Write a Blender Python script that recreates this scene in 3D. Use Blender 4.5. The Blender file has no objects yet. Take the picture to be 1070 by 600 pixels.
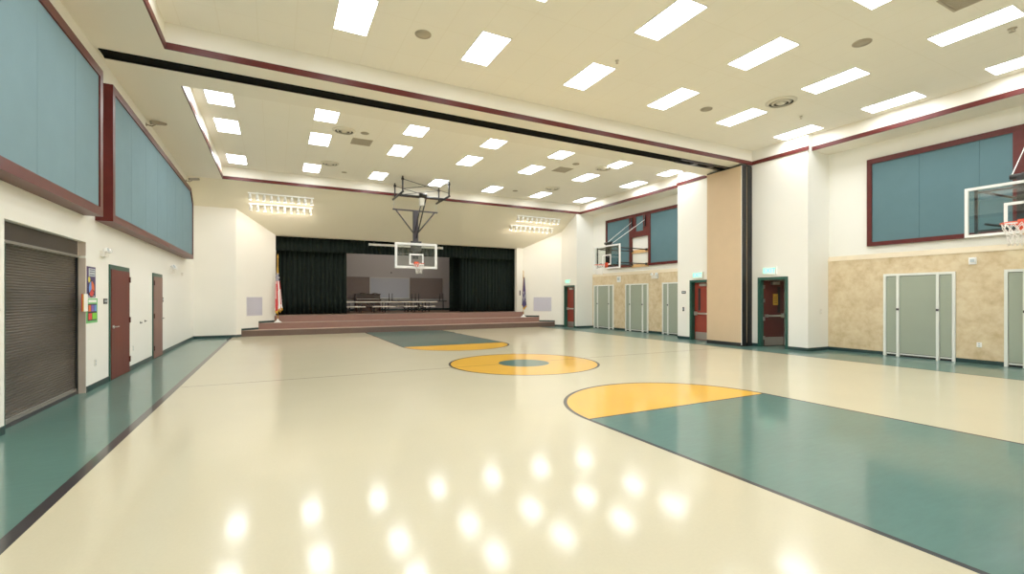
import bpy, bmesh, math, random
from mathutils import Vector, Matrix
random.seed(4)
PI = math.pi
C = bpy.context.scene.collection
# ------------------------------------------------------------------ helpers
def lin(rgb):
    out = []
    for v in rgb:
        v /= 255.0
        out.append(v/12.92 if v <= .04045 else ((v+.055)/1.055)**2.4)
    return (*out, 1.0)

def mat(name, rgb, rough=.5, metal=0.0, spec=.5, noise=None, bump=None, emit=None, coat=0):
    """principled material; noise=(scale, amount) mottles the colour, bump=(scale, strength)"""
    m = bpy.data.materials.new(name); m.use_nodes = True
    nt = m.node_tree; b = nt.nodes['Principled BSDF']
    b.inputs['Base Color'].default_value = lin(rgb)
    b.inputs['Roughness'].default_value = rough
    b.inputs['Metallic'].default_value = metal
    b.inputs['Specular IOR Level'].default_value = spec
    b.inputs['Coat Weight'].default_value = coat
    if noise or bump:
        tc = nt.nodes.new('ShaderNodeTexCoord')
    if noise:
        n = nt.nodes.new('ShaderNodeTexNoise'); n.inputs['Scale'].default_value = noise[0]; n.inputs['Detail'].default_value = 5
        nt.links.new(tc.outputs['Object'], n.inputs['Vector'])
        mx = nt.nodes.new('ShaderNodeMix'); mx.data_type = 'RGBA'
        a = noise[1]
        mx.inputs[6].default_value = lin([max(0, v*(1-a)) for v in rgb]); mx.inputs[7].default_value = lin([min(255, v*(1+a)) for v in rgb])
        nt.links.new(n.outputs['Fac'], mx.inputs[0]); nt.links.new(mx.outputs[2], b.inputs['Base Color'])
    if bump:
        n = nt.nodes.new('ShaderNodeTexNoise'); n.inputs['Scale'].default_value = bump[0]; n.inputs['Detail'].default_value = 4
        nt.links.new(tc.outputs['Object'], n.inputs['Vector'])
        bp = nt.nodes.new('ShaderNodeBump'); bp.inputs['Strength'].default_value = bump[1]; bp.inputs['Distance'].default_value = .01
        nt.links.new(n.outputs['Fac'], bp.inputs['Height']); nt.links.new(bp.outputs['Normal'], b.inputs['Normal'])
    if emit:
        b.inputs['Emission Color'].default_value = lin(emit[0]); b.inputs['Emission Strength'].default_value = emit[1]
    return m

class MB:
    """collects shapes (world or local coordinates) and links them as ONE mesh object"""
    def __init__(s): s.bm = bmesh.new(); s.mi = 0
    def _f(s, vs):
        f = s.bm.faces.new(vs); f.material_index = s.mi; return f
    def box(s, x0, x1, y0, y1, z0, z1):
        x0, x1 = min(x0,x1), max(x0,x1); y0, y1 = min(y0,y1), max(y0,y1); z0, z1 = min(z0,z1), max(z0,z1)
        v = [s.bm.verts.new((x,y,z)) for x in (x0,x1) for y in (y0,y1) for z in (z0,z1)]
        for q in ((0,1,3,2),(4,6,7,5),(0,4,5,1),(2,3,7,6),(0,2,6,4),(1,5,7,3)): s._f([v[i] for i in q])
        return s
    def prism(s, poly, axis, a, b):
        """extrude a polygon of 2-D points along axis ('x': (y,z), 'y': (x,z), 'z': (x,y)) from a to b"""
        def P(p, t): return {'x': (t,p[0],p[1]), 'y': (p[0],t,p[1]), 'z': (p[0],p[1],t)}[axis]
        A = [s.bm.verts.new(P(p,a)) for p in poly]; B = [s.bm.verts.new(P(p,b)) for p in poly]
        n = len(poly)
        for i in range(n): s._f([A[i],A[(i+1)%n],B[(i+1)%n],B[i]])
        s._f(A[::-1]); s._f(B); return s
    def ring(s, outer, inner, axis, a, b):
        """extruded polygon ring"""
        def P(p, t): return {'x': (t,p[0],p[1]), 'y': (p[0],t,p[1]), 'z': (p[0],p[1],t)}[axis]
        oa=[s.bm.verts.new(P(p,a)) for p in outer]; ob=[s.bm.verts.new(P(p,b)) for p in outer]
        ia=[s.bm.verts.new(P(p,a)) for p in inner]; ib=[s.bm.verts.new(P(p,b)) for p in inner]
        n=len(outer)
        for i in range(n):
            j=(i+1)%n
            s._f([oa[i],oa[j],ob[j],ob[i]]); s._f([ia[j],ia[i],ib[i],ib[j]])
            s._f([oa[j],oa[i],ia[i],ia[j]]); s._f([ob[i],ob[j],ib[j],ib[i]])
        return s
    def tube(s, pts, r, n=8, r2=None, caps=True):
        """tube through points; r may taper to r2"""
        pts=[Vector(p) for p in pts]; rings=[]; up=None
        for i,p in enumerate(pts):
            d=(pts[min(i+1,len(pts)-1)]-pts[max(i-1,0)]).normalized()
            if up is None: up=Vector((0,0,1)) if abs(d.z)<.9 else Vector((1,0,0))
            a=d.cross(up).normalized(); b=d.cross(a).normalized()
            rr=r if r2 is None else r+(r2-r)*i/(len(pts)-1)
            rings.append([s.bm.verts.new(p+a*rr*math.cos(2*PI*k/n)+b*rr*math.sin(2*PI*k/n)) for k in range(n)])
        for A,B in zip(rings,rings[1:]):
            for k in range(n):
                f=s._f([A[k],A[(k+1)%n],B[(k+1)%n],B[k]]); f.smooth=True
        if caps: s._f(rings[0][::-1]); s._f(rings[-1])
        return s
    def lathe(s, prof, n=24, c=(0,0,0), closed=False):
        """revolve (r,z) profile round a vertical axis at c"""
        rings=[]
        for r,z in prof:
            rings.append([s.bm.verts.new((c[0]+max(r,1e-4)*math.cos(2*PI*k/n),c[1]+max(r,1e-4)*math.sin(2*PI*k/n),c[2]+z)) for k in range(n)])
        pairs=list(zip(rings,rings[1:]))
        if closed: pairs.append((rings[-1],rings[0]))
        for A,B in pairs:
            for k in range(n):
                f=s._f([A[k],A[(k+1)%n],B[(k+1)%n],B[k]]); f.smooth=True
        if not closed: s._f(rings[0][::-1]); s._f(rings[-1])
        return s
    def torus(s, c, R, r, n=28, m=8):
        return s.lathe([(R+r*math.cos(2*PI*k/m), r*math.sin(2*PI*k/m)) for k in range(m)], n, c, True)
    def grid(s, fn, nu, nv, mi=None, closed=False):
        V=[[s.bm.verts.new(fn(i/nu,j/nv)) for j in range(nv+1)] for i in range(nu+1)]
        for i in range(nu):
            for j in range(nv):
                f=s._f([V[i][j],V[i+1][j],V[i+1][j+1],V[i][j+1]]); f.smooth=True
                if mi: f.material_index=mi(i/nu,j/nv)
        return s
    def bevel(s, w=.006, seg=2):
        es=[e for e in s.bm.edges if len(e.link_faces)==2 and e.calc_face_angle(0)>.6]
        bmesh.ops.bevel(s.bm, geom=es, offset=w, segments=seg, affect='EDGES', profile=.5); return s
    def xf(s, M): bmesh.ops.transform(s.bm, matrix=M, verts=s.bm.verts); return s
    def build(s, name, mats, parent=None, shift=None):
        bmesh.ops.recalc_face_normals(s.bm, faces=s.bm.faces)
        if parent is not None and shift is None and parent.get('_w'): shift=parent.location
        if shift is not None: bmesh.ops.translate(s.bm, verts=s.bm.verts, vec=-Vector(shift))
        me=bpy.data.meshes.new(name); s.bm.to_mesh(me); s.bm.free()
        for m in (mats if isinstance(mats,(list,tuple)) else [mats]): me.materials.append(m)
        o=bpy.data.objects.new(name, me); C.objects.link(o)
        if parent is not None:
            o.parent=parent
            # a sub-part of a mesh part keeps the thing's own frame
        return o

def Bx(*a): return MB().box(*a)
def tag(o, label, cat, group=None):
    o['label']=label; o['category']=cat
    if group: o['group']=group
    return o
def thing(name, label, cat, loc=(0,0,0), group=None, world=True):
    """Empty at the base of a thing; children given in world coordinates when world=True"""
    o=bpy.data.objects.new(name,None); C.objects.link(o); o.empty_display_size=.2
    o.location=loc
    if world: o['_w']=1
    return tag(o,label,cat,group)
def struct(o): o['kind']='structure'; return o
def sub(mb, name, m, part):
    """a sub-part: child of a part mesh (whose own location is zero in the thing's frame)"""
    root=part.parent
    return mb.build(name, m, part, shift=root.location if root is not None and root.get('_w') else (0,0,0))
def copy_tree(o, parent=None):
    c=o.copy(); C.objects.link(c)
    if parent is not None: c.parent=parent
    for ch in list(o.children): copy_tree(ch,c)
    return c
def smooth(o):
    for p in o.data.polygons: p.use_smooth=True
    return o
ORD=['first','second','third','fourth','fifth','sixth','seventh','eighth','ninth','tenth']

# ------------------------------------------------------------------ dimensions (metres; camera stands at x=0,y=0)
H=1.60
XL=-2.83; XR=15.17; XP=14.08; XF=14.30; XT=-1.74      # left wall, right recess wall, right pier face, tray edges
ZS=5.985; ZC=6.46                                     # soffit and tray ceiling
YN=-2.0                                               # rear wall
Y1=10.06; Y2=11.66; Y3=20.10; YS=20.18                # front tray back edge, back tray, start of sloped ceiling
PN0,PN1=8.25,13.25; PF0,PF1=20.10,21.55               # the two right piers
YB=21.63; SA=(-1.40,21.63); SB=(0.016,23.05)          # left end wall and splayed wall
RA=(XP,21.55); RB=(12.49,23.02)                       # right splayed wall
ZO=4.37; YO=23.05                                     # stage opening
S1,S2,S3=21.80,22.40,23.00                            # step fronts
Z1,Z2,Z3=.25,.51,.80
BK=28.6                                               # stage back wall

# ------------------------------------------------------------------ materials
M={}
M['wall']=mat('painted wall',(240,238,230),.55,noise=(.6,.012),bump=(60,.05))
M['wallw']=mat('warm painted wall',(240,236,226),.55,noise=(.6,.02))
M['soffit']=mat('soffit paint',(236,231,218),.6,noise=(.5,.012))
M['slope']=mat('sloped ceiling paint',(234,226,204),.6,noise=(.5,.02))
M['mahog']=mat('mahogany trim',(84,28,25),.38,spec=.26,noise=(9,.12))
M['mahogd']=mat('dark mahogany',(60,22,20),.3,noise=(9,.12))
M['blue']=mat('blue grey fabric',(114,140,149),.9,spec=.1,noise=(3,.03),bump=(220,.15))
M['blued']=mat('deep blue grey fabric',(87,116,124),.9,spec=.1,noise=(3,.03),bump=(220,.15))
M['seam']=mat('seam shadow',(60,82,86),.9,spec=.1)
M['base']=mat('dark green cove base',(24,50,50),.35,noise=(4,.08))
M['gframe']=mat('green painted steel',(30,78,66),.4,noise=(3,.04))
M['wood']=mat('red brown door veneer',(112,42,31),.45,spec=.3)
M['wood2']=mat('pinkish brown door veneer',(128,86,76),.42)
M['wood3']=mat('bright red brown door',(140,50,36),.4,noise=(4,.08))
M['wood4']=mat('dark brown door',(84,34,30),.38,noise=(4,.1))
M['chrome']=mat('brushed metal',(200,198,192),.3,metal=.9)
M['steel']=mat('stainless steel',(206,190,176),.36,metal=.3,noise=(3,.06))
M['kick']=mat('kick plate steel',(176,168,160),.35,metal=.7)
M['black']=mat('black metal',(20,20,22),.4)
M['track']=mat('track black',(9,9,9),.9,spec=.1)
M['dgrey']=mat('dark grey metal',(52,50,54),.4)
M['gunm']=mat('gunmetal tube',(62,58,64),.4,metal=.3)
M['white']=mat('white enamel',(240,240,238),.4)
M['offw']=mat('off white plastic',(226,222,212),.45)
M['lilac']=mat('pale lilac grille',(206,202,214),.6)
M['lilacd']=mat('grille shadow',(178,174,188),.6)
M['orange']=mat('rim orange',(226,82,46),.4)
M['net']=mat('net cord',(238,232,226),.8)
M['tanpart']=mat('tan partition vinyl',(206,180,147),.6,spec=.25,noise=(2,.03))
M['sage']=mat('sage green laminate',(150,159,142),.5,noise=(2,.02))
M['alu']=mat('pale aluminium',(226,228,222),.35)
M['camg']=mat('silver camera',(150,142,128),.4,metal=.3)
M['curt']=mat('black green velour',(27,34,31),.95,spec=.08,noise=(6,.15))
M['riser']=mat('mauve brown carpet riser',(138,102,90),.7,noise=(5,.06))
M['riserd']=mat('brown riser',(96,76,66),.7,noise=(5,.06))
M['nose']=mat('pale nosing',(172,146,132),.6)
M['stagew']=mat('stage boards',(120,92,72),.4,noise=(6,.1))
M['gwall']=mat('grey stage wall',(196,188,184),.7)
M['tack']=mat('tack board',(138,122,116),.8,noise=(4,.04))
M['wboard']=mat('whiteboard',(196,196,206),.4)
M['piano']=mat('dark walnut piano',(66,40,28),.4,noise=(6,.15))
M['keys']=mat('ivory keys',(220,214,200),.4)
M['tabletop']=mat('cream laminate',(250,238,218),.4)
M['gold']=mat('gold',(206,158,60),.35,metal=.5)
M['fred']=mat('flag red',(196,40,48),.8); M['fwhite']=mat('flag white',(236,230,228),.8); M['fblue']=mat('flag blue',(40,40,84),.8)
M['fpurple']=mat('state flag blue',(58,48,98),.8)
M['lampframe']=mat('light frame',(238,236,228),.5)
M['speaker']=mat('grey speaker cloth',(170,160,142),.8)
M['vent']=mat('vent white',(222,216,200),.5); M['ventd']=mat('vent dark',(60,56,50),.7); M['ret']=mat('return grille',(178,168,150),.7)
M['paper_y']=mat('yellow paper',(206,160,60),.7); M['paper_w']=mat('white paper',(240,238,232),.7)
M['p_purple']=mat('poster purple',(58,34,92),.6); M['p_black']=mat('poster black',(30,26,30),.6); M['p_grey']=mat('poster grey',(186,196,200),.6)
M['p_yellow']=mat('poster yellow',(226,212,72),.6); M['p_orange']=mat('poster orange',(222,102,48),.6); M['p_blue']=mat('poster blue',(96,140,210),.6)
M['p_red']=mat('poster red',(214,64,58),.6); M['p_green']=mat('poster green',(108,186,112),.6); M['p_lime']=mat('poster lime',(122,206,52),.6); M['p_violet']=mat('poster violet',(120,92,180),.6)
M['exitg']=mat('exit letters',(60,220,160),.5,emit=((70,225,170),1.6))
M['exitf']=mat('exit face',(214,246,232),.4,emit=((190,240,220),.35))
M['bwood']=mat('pale timber block',(214,168,112),.6,noise=(8,.1))
M['corr']=mat('corridor floor',(120,112,108),.5)
M['lens']=mat('spotlight lens',(255,244,226),.3,emit=((255,240,218),55))

# lamp diffuser
M['lamp']=mat('lit diffuser',(255,252,244),.5,emit=((249,252,252),15))

def door_grain(m, dark):
    nt=m.node_tree; b=nt.nodes['Principled BSDF']; tc=nt.nodes.new('ShaderNodeTexCoord'); mp=nt.nodes.new('ShaderNodeMapping')
    mp.inputs['Scale'].default_value=(6,6,.35); n=nt.nodes.new('ShaderNodeTexNoise'); n.inputs['Scale'].default_value=3; n.inputs['Detail'].default_value=6
    mx=nt.nodes.new('ShaderNodeMix'); mx.data_type='RGBA'; mx.inputs[7].default_value=b.inputs['Base Color'].default_value; mx.inputs[6].default_value=lin(dark)
    nt.links.new(tc.outputs['Object'],mp.inputs[0]); nt.links.new(mp.outputs[0],n.inputs['Vector']); nt.links.new(n.outputs['Fac'],mx.inputs[0]); nt.links.new(mx.outputs[2],b.inputs['Base Color'])
door_grain(M['wood'],(74,28,22)); door_grain(M['wood2'],(104,66,58))

# glass: thin clear pane
g=bpy.data.materials.new('clear glass'); g.use_nodes=True; nt=g.node_tree; nt.nodes.clear()
out=nt.nodes.new('ShaderNodeOutputMaterial'); mx=nt.nodes.new('ShaderNodeMixShader'); tr=nt.nodes.new('ShaderNodeBsdfTransparent'); gl=nt.nodes.new('ShaderNodeBsdfGlossy')
lw=nt.nodes.new('ShaderNodeLayerWeight'); lw.inputs['Blend'].default_value=.5
pw=nt.nodes.new('ShaderNodeMath'); pw.operation='POWER'; pw.inputs[1].default_value=4; nt.links.new(lw.outputs['Facing'],pw.inputs[0])
fr=nt.nodes.new('ShaderNodeMath'); fr.operation='MULTIPLY_ADD'; fr.inputs[1].default_value=.9; fr.inputs[2].default_value=.06; nt.links.new(pw.outputs[0],fr.inputs[0])
tr.inputs[0].default_value=(.93,.96,.95,1); gl.inputs['Roughness'].default_value=.02
nt.links.new(fr.outputs[0],mx.inputs[0]); nt.links.new(tr.outputs[0],mx.inputs[1]); nt.links.new(gl.outputs[0],mx.inputs[2]); nt.links.new(mx.outputs[0],out.inputs[0])
M['glass']=g

# wainscot: mottled tan
def wains():
    m=bpy.data.materials.new('mottled tan wainscot'); m.use_nodes=True; nt=m.node_tree; b=nt.nodes['Principled BSDF']; b.inputs['Roughness'].default_value=.6
    tc=nt.nodes.new('ShaderNodeTexCoord'); n1=nt.nodes.new('ShaderNodeTexNoise'); n1.inputs['Scale'].default_value=3.2; n1.inputs['Detail'].default_value=7; n1.inputs['Roughness'].default_value=.62
    n2=nt.nodes.new('ShaderNodeTexNoise'); n2.inputs['Scale'].default_value=9; n2.inputs['Detail'].default_value=4
    ad=nt.nodes.new('ShaderNodeMath'); ad.operation='MULTIPLY_ADD'; ad.inputs[1].default_value=.35
    r=nt.nodes.new('ShaderNodeValToRGB'); e=r.color_ramp.elements
    e[0].position=.45; e[0].color=lin((192,166,124)); e[1].position=.85; e[1].color=lin((222,204,168))
    k=e.new(.64); k.color=lin((210,187,149))
    nt.links.new(tc.outputs['Object'],n1.inputs['Vector']); nt.links.new(tc.outputs['Object'],n2.inputs['Vector'])
    nt.links.new(n2.outputs['Fac'],ad.inputs[0]); nt.links.new(n1.outputs['Fac'],ad.inputs[2]); nt.links.new(ad.outputs[0],r.inputs[0]); nt.links.new(r.outputs[0],b.inputs['Base Color'])
    return m
M['wains']=wains(); M['cap']=mat('wainscot cap',(222,206,176),.6,noise=(3,.05))

# ceiling tile
def tiles():
    m=bpy.data.materials.new('ceiling tile'); m.use_nodes=True; nt=m.node_tree; b=nt.nodes['Principled BSDF']; b.inputs['Roughness'].default_value=.8; b.inputs['Specular IOR Level'].default_value=.2
    tc=nt.nodes.new('ShaderNodeTexCoord'); mp=nt.nodes.new('ShaderNodeMapping'); mp.inputs['Location'].default_value=(.28,.12,0)
    br=nt.nodes.new('ShaderNodeTexBrick'); br.offset=0; br.inputs['Scale'].default_value=1; br.inputs['Brick Width'].default_value=.61; br.inputs['Row Height'].default_value=1.165
    br.inputs['Mortar Size'].default_value=.008; br.inputs['Mortar Smooth'].default_value=.2
    br.inputs['Color1'].default_value=lin((243,239,228)); br.inputs['Color2'].default_value=lin((242,238,227)); br.inputs['Mortar'].default_value=lin((238,233,220))
    nt.links.new(tc.outputs['Object'],mp.inputs[0]); nt.links.new(mp.outputs[0],br.inputs['Vector']); nt.links.new(br.outputs['Color'],b.inputs['Base Color'])
    return m
M['tile']=tiles()

# gym floor with its court markings
def floor_mat():
    m=bpy.data.materials.new('polished gym floor'); m.use_nodes=True; nt=m.node_tree; b=nt.nodes['Principled BSDF']
    L=nt.links.new
    tc=nt.nodes.new('ShaderNodeTexCoord'); sp=nt.nodes.new('ShaderNodeSeparateXYZ'); L(tc.outputs['Object'],sp.inputs[0])
    X,Y=sp.outputs['X'],sp.outputs['Y']
    def mth(op,a,b_=None):
        n=nt.nodes.new('ShaderNodeMath'); n.operation=op
        for i,v in enumerate((a,b_)):
            if v is None: continue
            if isinstance(v,(int,float)): n.inputs[i].default_value=v
            else: L(v,n.inputs[i])
        return n.outputs[0]
    gt=lambda a,v: mth('GREATER_THAN',a,v); lt=lambda a,v: mth('LESS_THAN',a,v)
    def AND(*k):
        r=k[0]
        for q in k[1:]: r=mth('MULTIPLY',r,q)
        return r
    def OR(*k):
        r=k[0]
        for q in k[1:]: r=mth('MAXIMUM',r,q)
        return r
    near=lambda a,v,w: lt(mth('ABSOLUTE',mth('SUBTRACT',a,v)),w)
    def dist(cx,cy):
        dx=mth('SUBTRACT',X,cx); dy=mth('SUBTRACT',Y,cy); return mth('SQRT',mth('ADD',mth('MULTIPLY',dx,dx),mth('MULTIPLY',dy,dy)))
    KA,KB,F1,F2,CX=3.66,7.26,4.96,14.9,5.46; R=1.8
    inx=AND(gt(X,KA),lt(X,KB)); n_side=lt(Y,F1); f_side=gt(Y,F2)
    key=AND(inx,OR(n_side,f_side))
    border=OR(lt(X,-1.57),gt(X,12.85))
    d1=dist(CX,F1); d2=dist(CX,F2); d0=dist(5.42,9.97)
    semi=OR(AND(lt(d1,R),gt(Y,F1)),AND(lt(d2,R),lt(Y,F2)))
    disc=lt(d0,R); hub=lt(d0,.62)
    orange=OR(semi,AND(disc,mth('SUBTRACT',1.0,hub)))
    green=OR(key,border,hub)
    w=.028
    ends=OR(n_side,f_side)
    line=OR(near(X,-1.57,.05),near(X,12.85,.03),AND(OR(near(X,KA,w),near(X,KB,w)),ends),
            AND(OR(near(Y,F1,.02),near(Y,F2,.02)),inx),AND(near(d1,R,w),gt(Y,F1)),AND(near(d2,R,w),lt(Y,F2)),near(d0,R,w),
            AND(near(Y,10.03,.014),gt(X,-1.5),lt(X,12.8),mth('SUBTRACT',1.0,hub)))
    ns=nt.nodes.new('ShaderNodeTexNoise'); ns.inputs['Scale'].default_value=1.1; ns.inputs['Detail'].default_value=8; L(tc.outputs['Object'],ns.inputs['Vector'])
    nf=nt.nodes.new('ShaderNodeTexNoise'); nf.inputs['Scale'].default_value=45; nf.inputs['Detail'].default_value=3; L(tc.outputs['Object'],nf.inputs['Vector'])
    mp=nt.nodes.new('ShaderNodeMapping'); mp.inputs['Scale'].default_value=(2.2,9,1); L(tc.outputs['Object'],mp.inputs[0])
    nk=nt.nodes.new('ShaderNodeTexNoise'); nk.inputs['Scale'].default_value=2.0; nk.inputs['Detail'].default_value=10; nk.inputs['Roughness'].default_value=.7; L(mp.outputs[0],nk.inputs['Vector'])
    f=mth('ADD',mth('MULTIPLY',ns.outputs['Fac'],.5),mth('MULTIPLY',nf.outputs['Fac'],.5))
    fg=mth('ADD',mth('MULTIPLY',ns.outputs['Fac'],.4),mth('MULTIPLY',nk.outputs['Fac'],.6))
    def col(c,a,fac):
        x=nt.nodes.new('ShaderNodeMix'); x.data_type='RGBA'; x.inputs[6].default_value=lin([v*(1-a) for v in c]); x.inputs[7].default_value=lin([min(255,v*(1+a)) for v in c]); L(fac,x.inputs[0]); return x.outputs[2]
    def over(base,c,msk):
        x=nt.nodes.new('ShaderNodeMix'); x.data_type='RGBA'; L(base,x.inputs[6]); L(c,x.inputs[7]); L(msk,x.inputs[0]); return x.outputs[2]
    c=col((200,191,162),.04,f)
    c=over(c,col((78,112,104),.16,fg),green)
    c=over(c,col((232,176,62),.05,f),orange)
    c=over(c,col((44,40,44),.05,f),line)
    L(c,b.inputs['Base Color'])
    b.inputs['IOR'].default_value=1.5
    rr=mth('ADD',.09,mth('MULTIPLY',ns.outputs['Fac'],.04)); L(rr,b.inputs['Roughness'])
    # a second, hazier gloss layer: worn polish
    b.inputs['IOR'].default_value=1.55
    b2=nt.nodes.new('ShaderNodeBsdfPrincipled'); L(c,b2.inputs['Base Color']); b2.inputs['Roughness'].default_value=.30; b2.inputs['IOR'].default_value=1.55
    ms=nt.nodes.new('ShaderNodeMixShader'); ms.inputs[0].default_value=.34; L(b.outputs[0],ms.inputs[1]); L(b2.outputs[0],ms.inputs[2])
    L(ms.outputs[0],nt.nodes['Material Output'].inputs['Surface'])
    return m
M['floor']=floor_mat()

# ------------------------------------------------------------------ room shell
struct(Bx(XL-.4,XR+.3,YN-.2,S1+.3,-.1,0).build('floor',M['floor']))
# left wall with the opening of the roll-up shutter
SH0,SH1,SHZ=7.55,10.17,2.53
w=MB().box(XL-.35,XL,YN,SH0,0,6.6).box(XL-.35,XL,SH1,YB+.2,0,6.6).box(XL-.35,XL,SH0,SH1,SHZ,6.6).box(XL-.35,XL-.155,SH0,SH1,0,SHZ)
struct(w.build('wall_left',M['wall']))
struct(Bx(XL,XR,YN-.2,YN,0,6.6).build('wall_rear',M['wall']))
struct(Bx(XR,XR+.2,YN,PF1,0,6.6).build('wall_right',M['wall']))
# left end wall and left splay as one, right splay
t=.15
struct(MB().prism([(XL,YB),(SA[0],YB),SB,(SB[0],SB[1]+.3),(SB[0]-.3,SB[1]+.3),(XL,YB+.5)],'z',0,6.0).build('wall_end_left',M['wallw']))
struct(MB().prism([(RB[0],RB[1]),(XP,RA[1]),(XR,RA[1]),(XR,RA[1]+.4),(RB[0]+.45,RB[1]+.3),(RB[0],RB[1]+.3)],'z',0,6.0).build('wall_end_right',M['wallw']))
struct(Bx(12.08,RB[0],RB[1]+.02,RB[1]+.28,Z3,ZO+.3).build('wall_stage_return',M['wallw']))
# piers on the right with door openings
def pier(name,y0,y1,doors,full,zt=2.20,ZC=ZC):
    m=MB(); D=.22
    ys=[y0]
    for a,b in doors: ys+=[a,b]
    ys.append(y1)
    for i in range(0,len(ys),2): m.box(XP,XP+D,ys[i],ys[i+1],0,ZC)
    for a,b in doors: m.box(XP,XP+D,a,b,zt,ZC)
    m.box(XP+D,XR,y0,y0+.15,0,ZC)
    if full: m.box(XP+D,XR,y1-.15,y1,0,ZC)
    struct(m.build(name,M['wall']))
# order of door holes is along +y
DN=(8.90,9.80); DF=(11.66,12.60); DP=(20.32,21.24)
pier('wall_right_pier',PN0,PN1,[DN,DF],True)
pier('wall_end_pier',PF0,PF1,[DP],False,ZC=ZS)
# corridor behind the open door
c=MB().box(XR+.2,XR+1.8,8.3,8.4,0,2.6).box(XR+.2,XR+1.8,10.9,11.0,0,2.6).box(XR+1.8,XR+1.9,8.3,11.0,0,2.6).box(XP+.22,XR+1.8,8.4,11.0,2.6,2.7)
struct(c.build('wall_corridor',M['wall']))
# ceiling: tiled tray ceilings, soffit ring, sloped ceiling over the stage front
struct(MB().box(XT-.1,XF+.1,YN,Y1+.1,ZC,ZC+.1).box(XT-.1,XF+.1,Y2-.1,Y3+.1,ZC,ZC+.1).build('ceiling',M['tile']))
s=MB().box(XL,XT,YN,YS,ZS,ZC).box(XF,XR,YN,YS,ZS,ZC).box(XT,XF,Y1,Y2,ZS,ZC).box(XT,XF,Y3,YS,ZS,ZC).box(XT,XF,YN,-1.0,ZS,ZC)
struct(s.build('ceiling_soffit',M['soffit']))
k=(ZS-ZO)/(YO-YS)
struct(MB().prism([(YS,ZS),(YO,ZO),(YO+.3,ZO),(YO+.3,6.2),(YS,6.2)],'x',XL,XR).build('ceiling_slope',M['slope']))
slopez=lambda y: ZS-(y-YS)*k
# mahogany trim round both trays
TH,TT=.115,.03
def trim(name,xr_segs,ya,yb,front):
    m=MB()
    m.box(XT,XT+TT,ya,yb,ZS-.004,ZS+TH)
    if front: m.box(XT,XP,yb-TT,yb,ZS-.004,ZS+TH)
    else: m.box(XT,XF,yb-TT,yb,ZS-.004,ZS+TH)
    for x,a,b in xr_segs: m.box(x-TT,x,a,b,ZS-.004,ZS+TH)
    struct(m.build(name,M['mahog']))
trim('trim_1',[(XF,-1.0,PN0),(XP,PN0-TT,Y1)],-1.0,Y1,True)
trim('trim_2',[(XP,Y2,PN1+TT),(XF,PN1,Y3)],Y2,Y3,False)
# track of the folding partition in the soffit
m=MB().box(XL+.06,11.4,10.55,10.60,ZS-.022,ZS).box(XL+.06,11.4,10.60,10.84,ZS-.012,ZS).box(XL+.06,11.4,10.84,10.88,ZS-.022,ZS)
m.mi=1; m.box(XL+.06,11.4,10.88,10.90,ZS-.026,ZS)
m.mi=2; m.box(11.4,XP-.01,10.55,10.60,ZS-.05,ZS).box(11.4,XP-.01,10.83,10.88,ZS-.05,ZS); m.mi=0; m.box(11.4,XP-.01,10.60,10.83,ZS-.01,ZS)
struct(m.build('trim_3',[M['track'],M['mahogd'],M['gunm']]))
# wainscot on the right wall, both bays
def wain(name,y0,y1):
    m=MB().box(XR-.06,XR,y0,y1,0,2.70); m.mi=1
    m.prism([(XR-.075,2.70),(XR,2.70),(XR,2.84),(XR-.03,2.84)],'y',y0,y1)
    struct(m.build(name,[M['wains'],M['cap']]))
wain('trim_4',YN,PN0); wain('trim_5',PN1,PF0)
# cove base
bh,bt=.10,.012
struct(MB().box(XL,XL+bt,SH1+.02,11.37,0,bh).box(XL,XL+bt,12.70,14.88,0,bh).box(XL,XL+bt,15.98,YB,0,bh).box(XL,XL+bt,YN,SH0-.02,0,bh).build('baseboard_left',M['base']))
m=MB().box(XL+bt,SA[0],YB-bt,YB,0,bh)
d=Vector((SB[0]-SA[0],SB[1]-SA[1])).normalized(); nrm=Vector((d.y,-d.x))*bt
def seg(m,p,q,n,z0,z1): m.prism([p,q,(q[0]+n[0],q[1]+n[1]),(p[0]+n[0],p[1]+n[1])],'z',z0,z1)
def onL(y): return (SA[0]+(y-SA[1])*(SB[0]-SA[0])/(SB[1]-SA[1]),y)
def onR(y): return (RA[0]+(y-RA[1])*(RB[0]-RA[0])/(RB[1]-RA[1]),y)
seg(m,SA,onL(S1),nrm,0,bh); seg(m,onL(S1),onL(S2),nrm,Z1,Z1+.085); seg(m,onL(S2),onL(S3),nrm,Z2,Z2+.085)
struct(m.build('baseboard_end_left',M['base']))
m=MB(); d=Vector((RB[0]-RA[0],RB[1]-RA[1])).normalized(); nrm=Vector((-d.y,d.x))*bt
seg(m,RA,onR(S1),nrm,0,bh); seg(m,onR(S1),onR(S2),nrm,Z1,Z1+.085); seg(m,onR(S2),onR(S3),nrm,Z2,Z2+.085)
struct(m.build('baseboard_end_right',M['base']))
m=MB()
for a,b in ((PN0,DN[0]-.06),(DN[1]+.06,DF[0]-.06),(DF[1]+.06,PN1)): m.box(XP-bt,XP,a,b,0,bh)
m.box(XP-bt,XR,PN0-bt,PN0,0,bh); m.box(XP-bt,XP,PF0,DP[0]-.06,0,bh).box(XP-bt,XP,DP[1]+.06,PF1,0,bh).box(XP-bt,XR-.06,PF0-bt,PF0,0,bh)
CABS=[(5.25,6.78,'near'),(2.80,4.38,'near'),(18.35,19.95,'far'),(15.93,17.46,'far'),(13.50,15.06,'far')]
def gaps(a,b,cs):
    p=a
    for c0,c1 in sorted(cs):
        if c0>p: yield p,c0
        p=c1
    if p<b: yield p,b
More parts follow.
